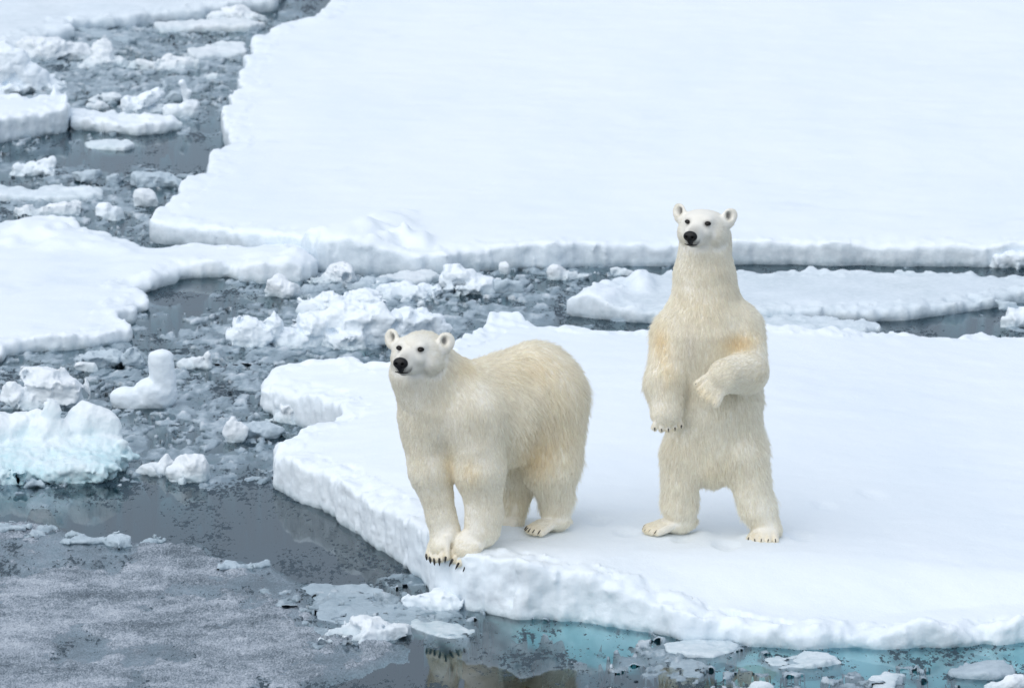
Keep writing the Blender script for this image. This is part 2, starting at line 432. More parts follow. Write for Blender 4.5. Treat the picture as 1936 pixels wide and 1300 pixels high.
slab('leaf-shaped white plate in the teal water below the standing bear', [(1258, 1212), (1300, 1204), (1350, 1200), (1400, 1214), (1392, 1226), (1350, 1238), (1300, 1236), (1268, 1228)], 0.018, M_chunk, 17.0)
slab('crumbly grey plate just below the leaf-shaped one', [(1262, 1244), (1290, 1240), (1330, 1246), (1338, 1262), (1320, 1278), (1280, 1276), (1262, 1262)], 0.01, M_grey, 18.0, lump=0.02)
slab('rough white plate midway along the front edge water', [(1440, 1232), (1480, 1236), (1520, 1224), (1580, 1236), (1590, 1248), (1540, 1256), (1470, 1258), (1446, 1248)], 0.02, M_chunk, 19.0, lump=0.03)
slab('grey crumbly plate cut by the bottom edge toward the right', [(1640, 1280), (1680, 1270), (1712, 1272), (1700, 1290), (1700, 1312), (1650, 1312)], 0.015, M_chunk, 20.0)
slab('clear ice plate with a low hump by the right edge', [(1790, 1262), (1830, 1250), (1870, 1240), (1905, 1246), (1925, 1266), (1880, 1276), (1810, 1272)], 0.03, M_grey, 21.0)

# ---------------------------------------------------------------- rubble: blocks with their own outline
def rubble(name, label, cat, base_py, blobs, mat=None, seed=0.0, rough=1.0, depth=0.75, k=0.018, step=None, group=None, sink=0.08, facets=True):
    mat = mat or M_chunk
    cx = sum(b[0] for b in blobs) / len(blobs)
    Y0 = at(cx, base_py, 0)[1]
    S = scale_at(Y0)
    cs = []
    for b in blobs:
        px, py, rx, ry = b[:4]; dd = b[4] if len(b) > 4 else 0.0; tilt = R(b[5]) if len(b) > 5 else 0
        rxm, rzm = rx / S, ry / S
        p = at_y(px, py, Y0 + dd + 0.4 * rxm * depth)
        cs.append((p, rxm, max(rxm * depth, 0.03), rzm, tilt))
    lo = np.min([c[0] - np.array([max(c[1], c[3]), c[2], max(c[3], c[1] * abs(math.sin(c[4])))]) for c in cs], 0) - 0.08
    hi = np.max([c[0] + np.array([max(c[1], c[3]), c[2], max(c[3], c[1] * abs(math.sin(c[4])))]) for c in cs], 0) + 0.08
    lo[2] = -sink - 0.03
    st = step or (0.0085, 0.015, 0.0085)
    xs, ys, zs = [np.arange(lo[i], hi[i] + st[i], st[i], dtype=np.float32) for i in range(3)]
    X, Y, Z = xs[:, None, None], ys[None, :, None], zs[None, None, :]
    F = np.full((len(xs), len(ys), len(zs)), 1.0, np.float32)
    rl = np.random.default_rng(int(seed * 10))
    for (p, a, b_, c, tl) in cs:
        dx, dy, dz = X - p[0], Y - p[1], Z - p[2]
        dz = np.where(dz < 0, dz * .5, dz)
        ct, s_ = math.cos(tl), math.sin(tl)
        ux, uz = dx * ct + dz * s_, -dx * s_ + dz * ct
        # squared-off ellipsoid: ice has shoulders
        e_ = 2.6 if facets else 2.0
        q = (np.abs(ux / a) ** e_ + np.abs(dy / b_) ** e_ + np.abs(uz / c) ** e_) ** (1 / e_)
        G = (q - 1) * min(a, b_, c)
        for _ in range(4 if facets else 0):
            nn = rl.normal(size=3); nn[2] = abs(nn[2]) * .8 + .1; nn[1] -= .3; nn /= np.linalg.norm(nn)
            rr = math.sqrt((nn[0] * a) ** 2 + (nn[1] * b_) ** 2 + (nn[2] * c) ** 2)
            G = smax(G, nn[0] * dx + nn[1] * dy + nn[2] * dz - rr * rl.uniform(.55, .85), .008)
        F = smin(F, G.astype(np.float32), k)
    I = np.nonzero(np.abs(F) < 0.12)
    x, y, z = xs[I[0]], ys[I[1]], zs[I[2]]
    size = min(1.0, max(0.35, (hi[0] - lo[0]) / 0.6))
    F[I] += rough * size * (0.025 * fbm(x, y, z, 6.5, 2, 0.5, seed) + 0.045 * np.abs(fbm(x, y, z, 9, 2, 0.5, seed + 4)) + 0.014 * np.abs(fbm(x, y, z, 30, 2, 0.6, seed + 6)) - 0.026) if facets else rough * (0.03 * fbm(x, y, z, 5.5, 2, 0.5, seed) + 0.016 * fbm(x, y, z, 13, 3, 0.6, seed + 4))
    F = np.maximum(F, -sink - Z)
    v, q = surface(F, (xs[0], ys[0], zs[0]), st)
    if len(v) < 8: return None
    o = mesh_obj(name, v, q, mat)
    centre_origin(o)
    return tag(o, label, cat, group)
B = 'ice block'
RUB = [
 ('rounded triangular ice block standing in the upper lead', 126, [(197, 98, 24, 18), (190, 116, 36, 10), (226, 118, 20, 8)], M_chunk),
 ('low grey-fronted block beside the top left floe', 112, [(85, 90, 48, 15), (130, 99, 34, 13), (60, 84, 30, 10)], M_chunk),
 ('big smooth snow mound at the left edge, rising behind the thick slab', 172, [(0, 118, 55, 34), (48, 140, 44, 24, 0, -20), (20, 160, 90, 12)], M_snow),
 ('lumpy white block at the top of the lead by the floe tip', 42, [(440, 22, 26, 13), (415, 30, 16, 7), (485, 37, 24, 8)], M_chunk),
 ('row of broken ice lumps across the upper lead', 130, [(280, 122, 28, 7), (330, 122, 36, 8), (312, 112, 8, 9), (362, 120, 18, 7)], M_chunk),
 ('small low ice lump near the far sheet edge, upper lead', 150, [(404, 142, 15, 7)], M_chunk),
 ('pointed ice spire rising from a snowy base', 222, [(348, 163, 7, 15), (352, 182, 10, 18), (360, 203, 20, 18), (330, 208, 26, 12)], M_snow),
 ('slanting snowy block left of the ice spire', 214, [(282, 184, 30, 9, 0, 28), (245, 198, 24, 13), (265, 200, 28, 11, 0, 20), (290, 207, 22, 9)], M_snow),
 ('grey clear block behind the ice spire', 188, [(310, 162, 10, 10, 0, 35), (325, 180, 18, 9)], M_grey),
 ('low pale slab piece left of the slanting snowy block', 194, [(205, 182, 22, 6), (180, 188, 14, 5)], M_chunk),
 ('small two-humped white block above the thick slab end', 206, [(188, 198, 13, 6), (172, 200, 8, 4)], M_chunk),
 ('lumpy white block floating alone near the left edge', 330, [(38, 318, 22, 9), (62, 314, 16, 11), (80, 308, 14, 10), (96, 302, 8, 8), (58, 322, 30, 6)], M_snow),
 ('small rounded block beside the far sheet corner', 390, [(270, 370, 20, 12), (286, 378, 16, 10)], M_chunk),
 ('white angular block just above the wide left floe', 416, [(198, 392, 18, 10), (212, 402, 25, 10)], M_snow),
 ('flat pair of white lumps at the left edge above the wide floe', 408, [(48, 398, 20, 9), (100, 395, 34, 6), (75, 402, 30, 5)], M_chunk),
 ('clear grey block in the calm strip of the upper lead', 352, [(290, 338, 30, 10), (325, 345, 20, 7)], M_grey),
 ('grey block under the calm strip, left of the clear one', 345, [(215, 338, 18, 9), (170, 330, 22, 6)], M_grey),
 ('boot-shaped white block with a flat-topped upright neck', 770, [(303, 672, 23, 13), (306, 692, 23, 24), (308, 722, 25, 30), (290, 738, 42, 26), (245, 748, 32, 20), (226, 752, 17, 14), (300, 757, 26, 10)], M_snow),
 ('knobbly white block at the left edge, beside the boot-shaped block', 768, [(85, 706, 36, 12), (95, 730, 55, 22), (20, 736, 20, 14), (50, 748, 40, 14), (125, 746, 34, 18), (166, 722, 7, 12)], M_chunk),
 ('large turquoise-based ice block with rounded white tops, lower left', 890, [(-20, 815, 70, 42, .15), (45, 800, 34, 26, .15), (64, 784, 20, 14, .15), (98, 778, 13, 22, .1), (90, 815, 44, 32, .1), (165, 796, 44, 36, .15), (196, 812, 34, 36, .15), (90, 850, 130, 26, 0), (190, 850, 56, 32, .05), (-20, 862, 150, 26, -.05), (228, 836, 12, 9), (60, 868, 165, 26, -.12), (-30, 874, 90, 26, -.2), (120, 872, 110, 22, -.18)], M_blue),
 ('rounded white block in dark water below the boot-shaped block', 908, [(367, 880, 32, 23), (340, 893, 18, 10)], M_chunk),
 ('small pointed block left of the rounded one in dark water', 896, [(314, 874, 14, 16), (280, 886, 24, 8)], M_chunk),
 ('tiny ice nub in front of the rounded block', 915, [(345, 908, 9, 6)], M_chunk),
 ('squarish white block between the dark water and the bear floe tip', 834, [(447, 811, 22, 18), (440, 800, 12, 10)], M_chunk),
 ('low grey block stretching right of the squarish one', 826, [(488, 808, 30, 9), (515, 812, 18, 6)], M_grey),
 ('low triangular snow block tucked in the bear floe notch', 798, [(545, 775, 22, 13), (548, 787, 48, 9), (580, 792, 34, 6)], M_chunk),
 ('small upright ice finger right of the boot-shaped block', 696, [(392, 670, 9, 13, 0, 20), (378, 680, 16, 9), (350, 686, 22, 6)], M_chunk),
 ('low grey lumps behind the boot-shaped block', 692, [(200, 676, 36, 9), (250, 680, 26, 9), (245, 670, 8, 7)], M_grey),
 ('small white lump at the left edge of the grey lumps', 702, [(165, 692, 18, 6), (152, 686, 8, 4)], M_chunk),
 ('pale squarish block at the end of the calm pool', 560, [(528, 538, 28, 17), (545, 548, 24, 10)], M_chunk),
 ('long low ridge of snow blocks in front of the calm pool, left end', 655, [(480, 618, 34, 12), (513, 606, 12, 15), (500, 630, 26, 11, 0, 35), (470, 645, 30, 8, 0, 30), (560, 640, 52, 12)], M_snow),
 ('tall jagged middle of the snow block ridge', 652, [(600, 612, 40, 17), (650, 592, 50, 18), (700, 604, 52, 26), (723, 582, 8, 14), (640, 634, 90, 14), (745, 604, 20, 20)], M_snow),
 ('right end of the snow block ridge behind the walking bear head', 650, [(790, 604, 48, 20), (822, 602, 20, 16), (770, 632, 60, 12), (835, 622, 14, 10)], M_snow),
 ('long rounded snow bar behind the block ridge', 592, [(590, 574, 34, 9), (625, 566, 40, 9), (680, 562, 40, 8)], M_snow),
 ('thin snow bar farther behind the block ridge', 566, [(745, 552, 46, 8), (785, 554, 30, 6), (722, 546, 10, 5)], M_snow),
 ('block with a rounded white cap below the raised shelf of the far sheet', 535, [(645, 512, 36, 13), (618, 524, 22, 10), (630, 530, 40, 6)], M_chunk),
 ('low white scatter block right of the white-capped one', 552, [(690, 540, 34, 7), (728, 536, 22, 6), (600, 548, 22, 6)], M_grey),
 ('frilly white block standing in the dark lead', 552, [(862, 518, 22, 14), (884, 522, 24, 12), (845, 512, 8, 6), (915, 532, 36, 12), (900, 540, 50, 8)], M_snow),
 ('clear block frozen to the frilly block right side', 552, [(962, 538, 24, 9), (944, 534, 14, 8)], M_grey),
 ('small upright nub in the dark lead by the far sheet', 518, [(954, 504, 9, 9)], M_chunk),
 ('spiky white lump in the lead left of the standing bear', 528, [(1052, 513, 18, 9), (1075, 519, 20, 6), (1108, 518, 22, 5)], M_chunk),
 ('little white lump beside the mid floe tip', 520, [(1165, 508, 12, 5), (1185, 512, 14, 4)], M_chunk),
 ('tiny ice nub beside the snow block ridge', 582, [(797, 573, 8, 6)], M_chunk),
 ('rounded snow block at the right edge in front of the far sheet', 506, [(1925, 488, 46, 13), (1885, 494, 14, 7)], M_snow),
 ('rounded snow block at the right edge behind the bear floe', 618, [(1930, 598, 32, 13), (1905, 606, 14, 7)], M_snow),
 ('small pale block in the pool above the right end of the bear floe', 612, [(1905, 572, 18, 6)], M_grey),
 ('snow heap fallen at the near corner of the bear floe', 1148, [(800, 1132, 30, 9), (840, 1130, 38, 13), (820, 1140, 54, 7)], M_snow),
 ('flat white crumb pile below the pale green plate', 1204, [(700, 1178, 34, 9), (690, 1192, 70, 6), (740, 1190, 40, 6)], M_chunk),
 ('bluish crumb pile cut by the bottom right corner', 1310, [(1920, 1286, 24, 10), (1885, 1296, 20, 6)], M_chunk),
 ('white crumb at the bottom edge below the teal water', 1306, [(1435, 1298, 24, 6)], M_chunk),
 ('thin ridge of crumbs at the left rim of the slush', 1008, [(30, 996, 34, 2.5), (90, 1006, 30, 2.5)], M_grey),
 ('small crumb ridge on the calm water edge of the slush', 1028, [(225, 1018, 18, 4), (150, 1022, 34, 2.5), (280, 1026, 24, 2.5)], M_grey),
 ('pale crumb ridge at the right rim of the slush', 1072, [(440, 1066, 26, 3.5), (480, 1070, 20, 2.5)], M_grey),
 ('gritty pale lump in the near left water', 922, [(62, 914, 24, 5)], M_grey),
]
for i, (lab, base, blobs, mt) in enumerate(RUB):
    rubble('ice_block', lab, B, base, blobs, mt, seed=20 + i * 1.7, rough=0.35 if lab.startswith('boot') else 0.6 if lab.startswith('large turq') else 0.8, facets=not lab.startswith(('boot', 'pointed', 'large turq', 'big smooth')))

# ---------------------------------------------------------------- brash ice and slush
def world_grid(px0, px1, py0, py1, sx, sy):
    c = [at(px, py) for px in (px0, px1) for py in (py0, py1)]
    xs = np.arange(min(p[0] for p in c), max(p[0] for p in c), sx)
    ys = np.arange(min(p[1] for p in c), max(p[1] for p in c), sy)
    return np.meshgrid(xs, ys, indexing='ij')
def hfield(name, X, Y, H, mat, label, cat, cut=-2.0):
    nx, ny = X.shape
    keep = H > cut
    kc = keep[:-1, :-1] & keep[1:, :-1] & keep[:-1, 1:] & keep[1:, 1:]
    ids = np.arange(nx * ny).reshape(nx, ny)
    f = np.stack([ids[:-1, :-1][kc], ids[1:, :-1][kc], ids[1:, 1:][kc], ids[:-1, 1:][kc]], 1)
    used = np.unique(f); rem = np.full(nx * ny, -1); rem[used] = np.arange(len(used))
    v = np.stack([X.ravel(), Y.ravel(), H.ravel()], 1)[used]
    o = mesh_obj(name, v, rem[f], mat)
    return tag(o, label, cat, kind='stuff')
def voro(X, Y, f, seed):
    """random height per cell and distance to the cell border, for broken plates"""
    gx, gy = X * f, Y * f * 0.7
    gx = gx + 0.25 * vnoise(gx * 1.7 + seed, gy * 1.7, 0 * gx); gy = gy + 0.25 * vnoise(gx * 1.7, gy * 1.7 + seed, 0 * gx + 9)
    ix, iy = np.floor(gx).astype(int), np.floor(gy).astype(int)
    d1 = np.full(X.shape, 9.0); d2 = np.full(X.shape, 9.0); idv = np.zeros(X.shape)
    s = int(seed * 13)
    for i in (-1, 0, 1):
        for j in (-1, 0, 1):
            a, b = (ix + i + s) & 63, (iy + j + s * 3) & 63
            cx = ix + i + 0.5 + 0.48 * LAT[a, b, 3]; cy = iy + j + 0.5 + 0.48 * LAT[a, b, 11]
            dd = np.hypot(gx - cx, gy - cy)
            nearer = dd < d1
            d2 = np.where(nearer, d1, np.minimum(d2, dd))
            idv = np.where(nearer, LAT[a, b, 23], idv)
            d1 = np.where(nearer, dd, d1)
    return idv, d2 - d1
# how much brash lies on the water, sampled over the photo (columns 0..1936 by 121, rows)
DEN_ROWS = [0, 60, 120, 180, 250, 300, 330, 370, 430, 500, 560, 620, 680, 740, 800, 860, 900, 940, 1000, 1080, 1130, 1180, 1230, 1300]
DEN = [
 [.2,.2,.4,.5,.3,.3,.3,.3,.3,.3,.3,.3,.3,.3,.3,.3,.3],
 [.6,.8,.8,.8,.6,.4,.3,.3,.3,.3,.3,.3,.3,.3,.3,.3,.3],
 [.8,.9,.7,.8,.6,.4,.3,.3,.3,.3,.3,.3,.3,.3,.3,.3,.3],
 [.8,.9,.8,.8,.5,.4,.3,.3,.3,.3,.3,.3,.3,.3,.3,.3,.3],
 [.4,.5,.6,.5,.4,.4,.3,.3,.3,.3,.3,.3,.3,.3,.3,.3,.3],
 [.35,.2,.0,.0,.2,.4,.3,.3,.3,.3,.3,.3,.3,.3,.3,.3,.3],
 [.5,.6,.5,.3,.2,.4,.3,.3,.3,.3,.3,.3,.3,.3,.3,.3,.3],
 [.6,.7,.6,.6,.3,.4,.3,.3,.3,.3,.3,.3,.3,.3,.3,.3,.3],
 [.5,.7,.6,.5,.3,.4,.3,.3,.3,.3,.3,.3,.3,.3,.3,.3,.3],
 [.3,.3,.2,.05,.3,.7,.6,.7,.7,.6,.4,.2,.2,.2,.2,.2,.2],
 [.3,.3,.1,.05,.4,.8,.9,.8,.6,.5,.2,.2,.2,.1,.1,.1,.1],
 [.3,.3,.4,.6,.8,.9,.9,.5,.5,.3,.2,.2,.2,.1,.1,.3,.4],
 [.35,.5,.7,.7,.7,.6,.5,.3,.3,.3,.3,.3,.3,.3,.3,.3,.3],
 [.6,.6,.5,.6,.5,.4,.3,.3,.3,.3,.3,.3,.3,.3,.3,.3,.3],
 [.6,.6,.6,.75,.7,.6,.5,.3,.3,.3,.3,.3,.3,.3,.3,.3,.3],
 [.5,.5,.6,.7,.65,.6,.3,.3,.3,.3,.3,.3,.3,.3,.3,.3,.3],
 [.45,.5,.5,.5,.4,.3,.3,.3,.3,.3,.3,.3,.3,.3,.3,.3,.3],
 [.3,.3,.2,.2,.2,.1,.1,.3,.3,.3,.3,.3,.3,.3,.3,.3,.3],
 [.1,.1,.0,.0,.0,.0,.1,.1,.3,.3,.3,.3,.3,.3,.3,.3,.3],
 [.1,.1,.1,.1,.1,.1,.1,.2,.3,.3,.3,.3,.3,.3,.3,.3,.3],
 [.2,.2,.2,.2,.4,.7,.8,.6,.6,.6,.6,.5,.3,.3,.3,.3,.3],
 [.2,.2,.2,.2,.4,.6,.5,.4,.35,.25,.2,.2,.0,.0,.0,.0,.0],
 [.1,.1,.1,.1,.3,.3,.0,.0,.1,.25,.3,.3,.2,.1,.1,.1,.2],
 [.1,.1,.1,.1,.2,.1,.0,.0,.0,.3,.4,.5,.5,.4,.5,.4,.5],
]
DEN = np.array(DEN); DR = np.array(DEN_ROWS, float)
def density(X, Y):
    px, py = pix(X, Y, 0)
    c = np.clip(px / 121.0, 0, 15.999); ci = c.astype(int); cf = c - ci
    r = np.interp(py, DR, np.arange(len(DR))); ri = np.clip(r.astype(int), 0, len(DR) - 2); rf = r - ri
    return (DEN[ri, ci] * (1 - cf) + DEN[ri, ci + 1] * cf) * (1 - rf) + (DEN[ri + 1, ci] * (1 - cf) + DEN[ri + 1, ci + 1] * cf) * rf
def brash(name, label, reg, sx, sy, seed, cut=-2.0):
    X, Y = world_grid(*reg, sx, sy)
    D = density(X, Y) + 0.16 * fbm(X, Y * 0.5, 0 * X, 1.3, 3, 0.6, seed)
    id1, e1 = voro(X, Y, 3.2, seed); id2, e2 = voro(X, Y, 8.0, seed + 2); id3, e3 = voro(X, Y, 18.0, seed + 4)
    fl = fbm(X, Y * 0.6, 0 * X, 12, 4, 0.65, seed + 7)
    def plate(idv, e, thr, hgt, w):
        on = sst(thr, thr + 0.12, idv * 0.5 + 0.5)
        return on * sst(0.0, w, e) * hgt - 0.3 * (1 - on)
    h = -0.40 + 0 * X
    h = np.maximum(h, -0.12 + plate(id1, e1, 1.02 - 0.95 * D, 0.118, 0.12) + 0.010 * fl + 0.015 * (D - 0.5))
    h = np.maximum(h, -0.12 + plate(id2, e2, 1.05 - 0.9 * D, 0.126, 0.2) + 0.012 * fl + 0.015 * (D - 0.5))
    h = np.maximum(h, -0.12 + plate(id3, e3, 1.10 - 0.8 * D, 0.132, 0.3) + 0.012 * fl)
    pk = fbm(X, Y * 0.7, 0 * X, 16, 2, 0.5, seed + 15)
    h = h + 0.014 * sst(0.35, 0.9, pk) * sst(-0.06, 0.0, h) * sst(0.25, 0.6, D)
    h = h - 0.3 * sst(0.16, 0.03, D)
    return hfield(name, X, Y, h, M_brash, label, 'brash ice', cut)
def brash_material():
    m, n, N, Lk, b = newmat('brash_ice')
    g = N.new('ShaderNodeNewGeometry'); P = g.outputs['Position']
    sp = N.new('ShaderNodeSeparateXYZ'); Lk.new(P, sp.inputs[0])
    nz = noise_node(N, Lk, P, 9.0, 4, 0.6, (1, 0.5, 1))
    z = math_(N, Lk, 'ADD', sp.outputs[2], mapr(N, Lk, nz, 0.3, 0.7, -0.025, 0.025))
    col = rampf(N, Lk, mapr(N, Lk, z, -0.06, 0.06), [(0.0, (0.22, 0.31, 0.35)), (0.45, (0.24, 0.32, 0.38)), (0.62, (0.36, 0.45, 0.52)), (0.9, (0.72, 0.78, 0.84))])
    Lk.new(col, b.inputs['Base Color']); b.inputs['Roughness'].default_value = 0.35
    bp = N.new('ShaderNodeBump'); bp.inputs['Strength'].default_value = 0.7; bp.inputs['Distance'].default_value = 0.02
    Lk.new(noise_node(N, Lk, P, 40.0, 4, 0.7), bp.inputs['Height']); Lk.new(bp.outputs[0], b.inputs['Normal'])
    return m
M_brash = brash_material()
brash('brash_ice', 'broken grey-white brash ice choking the upper left lead', (-120, 640, -60, 480), 0.016, 0.045, 3.0)
brash('brash_ice', 'broken brash ice in the lead left of and behind the bears', (-120, 2100, 470, 690), 0.016, 0.04, 5.0)
brash('brash_ice', 'dark loose brash ice around the boot-shaped block', (-120, 700, 690, 960), 0.014, 0.035, 7.0)
brash('brash_ice', 'half-sunk brash ice along the near edge of the bear floe', (480, 2100, 1080, 1340), 0.014, 0.035, 9.0, cut=-0.32)

def slush_material():
    m, n, N, Lk, b = newmat('grey_slush')
    g = N.new('ShaderNodeNewGeometry'); P = g.outputs['Position']
    a = noise_node(N, Lk, P, 85.0, 3, 0.8, (1, 0.45, 1)); c = noise_node(N, Lk, P, 3.5, 6, 0.7, (0.6, 0.8, 1))
    k = math_(N, Lk, 'ADD', math_(N, Lk, 'MULTIPLY', a, 0.55), math_(N, Lk, 'MULTIPLY', c, 0.55))
    col = rampf(N, Lk, k, [(0.44, (0.08, 0.11, 0.14)), (0.53, (0.22, 0.27, 0.32)), (0.58, (0.38, 0.43, 0.50)), (0.68, (0.58, 0.63, 0.69))])
    Lk.new(col, b.inputs['Base Color']); b.inputs['Roughness'].default_value = 0.5
    bp = N.new('ShaderNodeBump'); bp.inputs['Strength'].default_value = 0.8; bp.inputs['Distance'].default_value = 0.02
    Lk.new(a, bp.inputs['Height']); Lk.new(bp.outputs[0], b.inputs['Normal'])
    return m
M_slush = slush_material()
X, Y = world_grid(-150, 900, 960, 1345, 0.010, 0.022)
pts = np.array([at(*p)[:2] for p in [(-200, 985), (0, 988), (100, 1000), (200, 1018), (330, 1024), (400, 1050), (500, 1068), (545, 1090), (575, 1130), (600, 1180), (660, 1205), (750, 1215), (740, 1240), (640, 1262), (560, 1290), (540, 1340), (-200, 1340)]])
dS = poly_sdf(X, Y, pts) + 0.10 * fbm(X, Y * 0.5, 0 * X, 3, 4, 0.6, 31)
streak = fbm(X * 0.7, Y * 0.35, 0 * X, 2.6, 4, 0.6, 33)
H = 0.012 - 0.05 * sst(-0.05, 0.10, dS) + 0.010 * fbm(X, Y * 0.5, 0 * X, 20, 3, 0.7, 35) - 0.022 * sst(0.25, 0.9, streak)
H = np.where(dS > 0.12, -1, H)
hfield('slush', X, Y, H, M_slush, 'fine grey granular slush covering the water at lower left', 'slush', cut=-0.1)

# ---------------------------------------------------------------- polar bears
def unit(v):
    v = np.asarray(v, float); return v / (np.linalg.norm(v) + 1e-12)
class Bear:
    def __init__(s, Y0):
        s.Y0 = Y0; s.S = scale_at(Y0, 1.0); s.prims = []
    def P(s, px, py, dy=0.0): return at_y(px, py, s.Y0 + dy)
    def cone(s, a, b, ra, rb, k=0.06, ln=0.04, flow=None, sub=False):
        a, b = s.P(*a) if len(a) == 3 and a[0] > 50 else np.array(a), s.P(*b) if len(b) == 3 and b[0] > 50 else np.array(b)
        s.prims.append(dict(t='c', a=a, b=b, ra=ra / s.S, rb=rb / s.S, k=k, ln=ln, flow=unit(b - a) if flow is None else unit(flow), sub=sub))
    def conem(s, a, b, ra, rb, k=0.03, ln=0.02, flow=None):
        a, b = np.array(a, float), np.array(b, float)
        s.prims.append(dict(t='c', a=a, b=b, ra=ra, rb=rb, k=k, ln=ln, flow=unit(b - a) if flow is None else unit(flow), sub=False))
    def ell(s, c, r, k=0.06, ln=0.04, flow=(0, 0, -1), M=None, metres=False, sub=False):
        c = np.array(c, float) if metres else s.P(*c)
        r = np.array(r, float) if metres else np.array([r[0] / s.S, r[1], r[2] / s.S])
        s.prims.append(dict(t='e', a=c, r=r, k=k, ln=ln, flow=unit(flow), M=np.eye(3) if M is None else M, sub=sub))
def prim_d(p, x, y, z):
    if p['t'] == 'c':
        a, e = p['a'], p['b'] - p['a']
        wx, wy, wz = x - a[0], y - a[1], z - a[2]
        t = np.clip((wx * e[0] + wy * e[1] + wz * e[2]) / (e @ e + 1e-12), 0, 1)
        return np.sqrt((wx - e[0] * t) ** 2 + (wy - e[1] * t) ** 2 + (wz - e[2] * t) ** 2) - (p['ra'] * (1 - t) + p['rb'] * t)
    M, c, r = p['M'], p['a'], p['r']
    wx, wy, wz = x - c[0], y - c[1], z - c[2]
    u = (M[0, 0] * wx + M[0, 1] * wy + M[0, 2] * wz) / r[0]
    v = (M[1, 0] * wx + M[1, 1] * wy + M[1, 2] * wz) / r[1]
    w_ = (M[2, 0] * wx + M[2, 1] * wy + M[2, 2] * wz) / r[2]
    k0 = np.sqrt(u * u + v * v + w_ * w_) + 1e-9
    k1 = np.sqrt((u / r[0]) ** 2 + (v / r[1]) ** 2 + (w_ / r[2]) ** 2) + 1e-9
    return k0 * (k0 - 1) / k1
def prim_box(p):
    if p['t'] == 'c':
        r = max(p['ra'], p['rb']); return np.minimum(p['a'], p['b']) - r, np.maximum(p['a'], p['b']) + r
    r = max(p['r']); return p['a'] - r, p['a'] + r
def build_body(b, st=0.0095):
    los, his = zip(*[prim_box(p) for p in b.prims if not p['sub']])
    lo = np.min(los, 0) - 0.06; hi = np.max(his, 0) + 0.06
    ax = [np.arange(lo[i], hi[i] + st, st, dtype=np.float32) for i in range(3)]
    F = np.full([len(a) for a in ax], 0.5, np.float32)
    for p in b.prims:
        l, h = prim_box(p); m = 0.24
        sl_ = tuple(slice(max(0, int((l[i] - m - lo[i]) / st)), int((h[i] + m - lo[i]) / st) + 2) for i in range(3))
        x, y, z = ax[0][sl_[0]][:, None, None], ax[1][sl_[1]][None, :, None], ax[2][sl_[2]][None, None, :]
        dd = prim_d(p, x, y, z).astype(np.float32)
        F[sl_] = smax(F[sl_], -dd, p['k']) if p['sub'] else smin(F[sl_], dd, p['k'])
    I = np.nonzero(np.abs(F) < 0.05)
    x, y, z = ax[0][I[0]], ax[1][I[1]], ax[2][I[2]]
    F[I] += 0.004 * fbm(x, y, z, 9, 2, 0.5, 41)
    return surface(F, lo, (st, st, st))

def fur_material():
    m, n, N, Lk, b = newmat('polar_bear_fur')
    at_ = N.new('ShaderNodeAttribute'); at_.attribute_name = 'fur_color'
    Lk.new(at_.outputs['Color'], b.inputs['Base Color'])
    b.inputs['Roughness'].default_value = 0.55
    b.inputs['Specular IOR Level'].default_value = 0.25
    out = N['Material Output']
    tl = N.new('ShaderNodeBsdfTranslucent'); Lk.new(at_.outputs['Color'], tl.inputs['Color'])
    mx = N.new('ShaderNodeMixShader'); mx.inputs[0].default_value = 0.42
    Lk.new(b.outputs[0], mx.inputs[1]); Lk.new(tl.outputs[0], mx.inputs[2]); Lk.new(mx.outputs[0], out.inputs['Surface'])
    return m
M_fur = fur_material()
def plain(name, col, rough=0.5, spec=0.5):
    m, n, N, Lk, b = newmat(name)
    b.inputs['Base Color'].default_value = (*col, 1); b.inputs['Roughness'].default_value = rough
    b.inputs['Specular IOR Level'].default_value = spec
    g = N.new('ShaderNodeNewGeometry')
    bp = N.new('ShaderNodeBump'); bp.inputs['Strength'].default_value = 0.3; bp.inputs['Distance'].default_value = 0.004
    Lk.new(noise_node(N, Lk, g.outputs['Position'], 150, 2), bp.inputs['Height']); Lk.new(bp.outputs[0], b.inputs['Normal'])
    return m
M_hide = plain('pale_hide_under_fur', (0.62, 0.57, 0.47), 0.9, 0.1)
_h = M_hide.node_tree; _a = _h.nodes.new('ShaderNodeAttribute'); _a.attribute_name = 'fur_color'
_h.links.new(_a.outputs['Color'], _h.nodes['Principled BSDF'].inputs['Base Color'])
M_nose = plain('black_nose_skin', (0.005, 0.005, 0.006), 0.45, 0.35)
M_eye = plain('dark_eye', (0.006, 0.004, 0.003), 0.15, 0.35)
M_lid = plain('dark_skin', (0.015, 0.013, 0.012), 0.6, 0.2)
M_claw = plain('dark_claw_horn', (0.03, 0.025, 0.022), 0.35, 0.5)

def horn(name, base, d, down, L, r, mat, parent):
    """curved tapering claw"""
    d, down = unit(d), unit(down)
    s_ = unit(np.cross(d, down)); v = []; n = 8; rows = 7
    for i in range(rows):
        t = i / (rows - 1)
        c = base + d * L * t + down * L * 0.45 * t * t
        tg = unit(d + down * 0.9 * t); up = unit(np.cross(s_, tg))
        rr = r * (1 - t) ** 0.6 + 0.0006
        for j in range(n):
            a = 2 * math.pi * j / n
            v.append(c + s_ * rr * 0.75 * math.cos(a) + up * rr * 1.15 * math.sin(a))
    f = [(i * n + j, i * n + (j + 1) % n, (i + 1) * n + (j + 1) % n, (i + 1) * n + j) for i in range(rows - 1) for j in range(n)]
    return mesh_obj(name, v, f, mat, parent)
def sdf_part(name, fn, lo, hi, st, mat, parent):
    ax = [np.arange(lo[i], hi[i] + st, st) for i in range(3)]
    X, Y, Z = np.meshgrid(*ax, indexing='ij')
    v, q = surface(fn(X, Y, Z).astype(np.float32), lo, (st,) * 3)
    return mesh_obj(name, v, q, mat, parent)

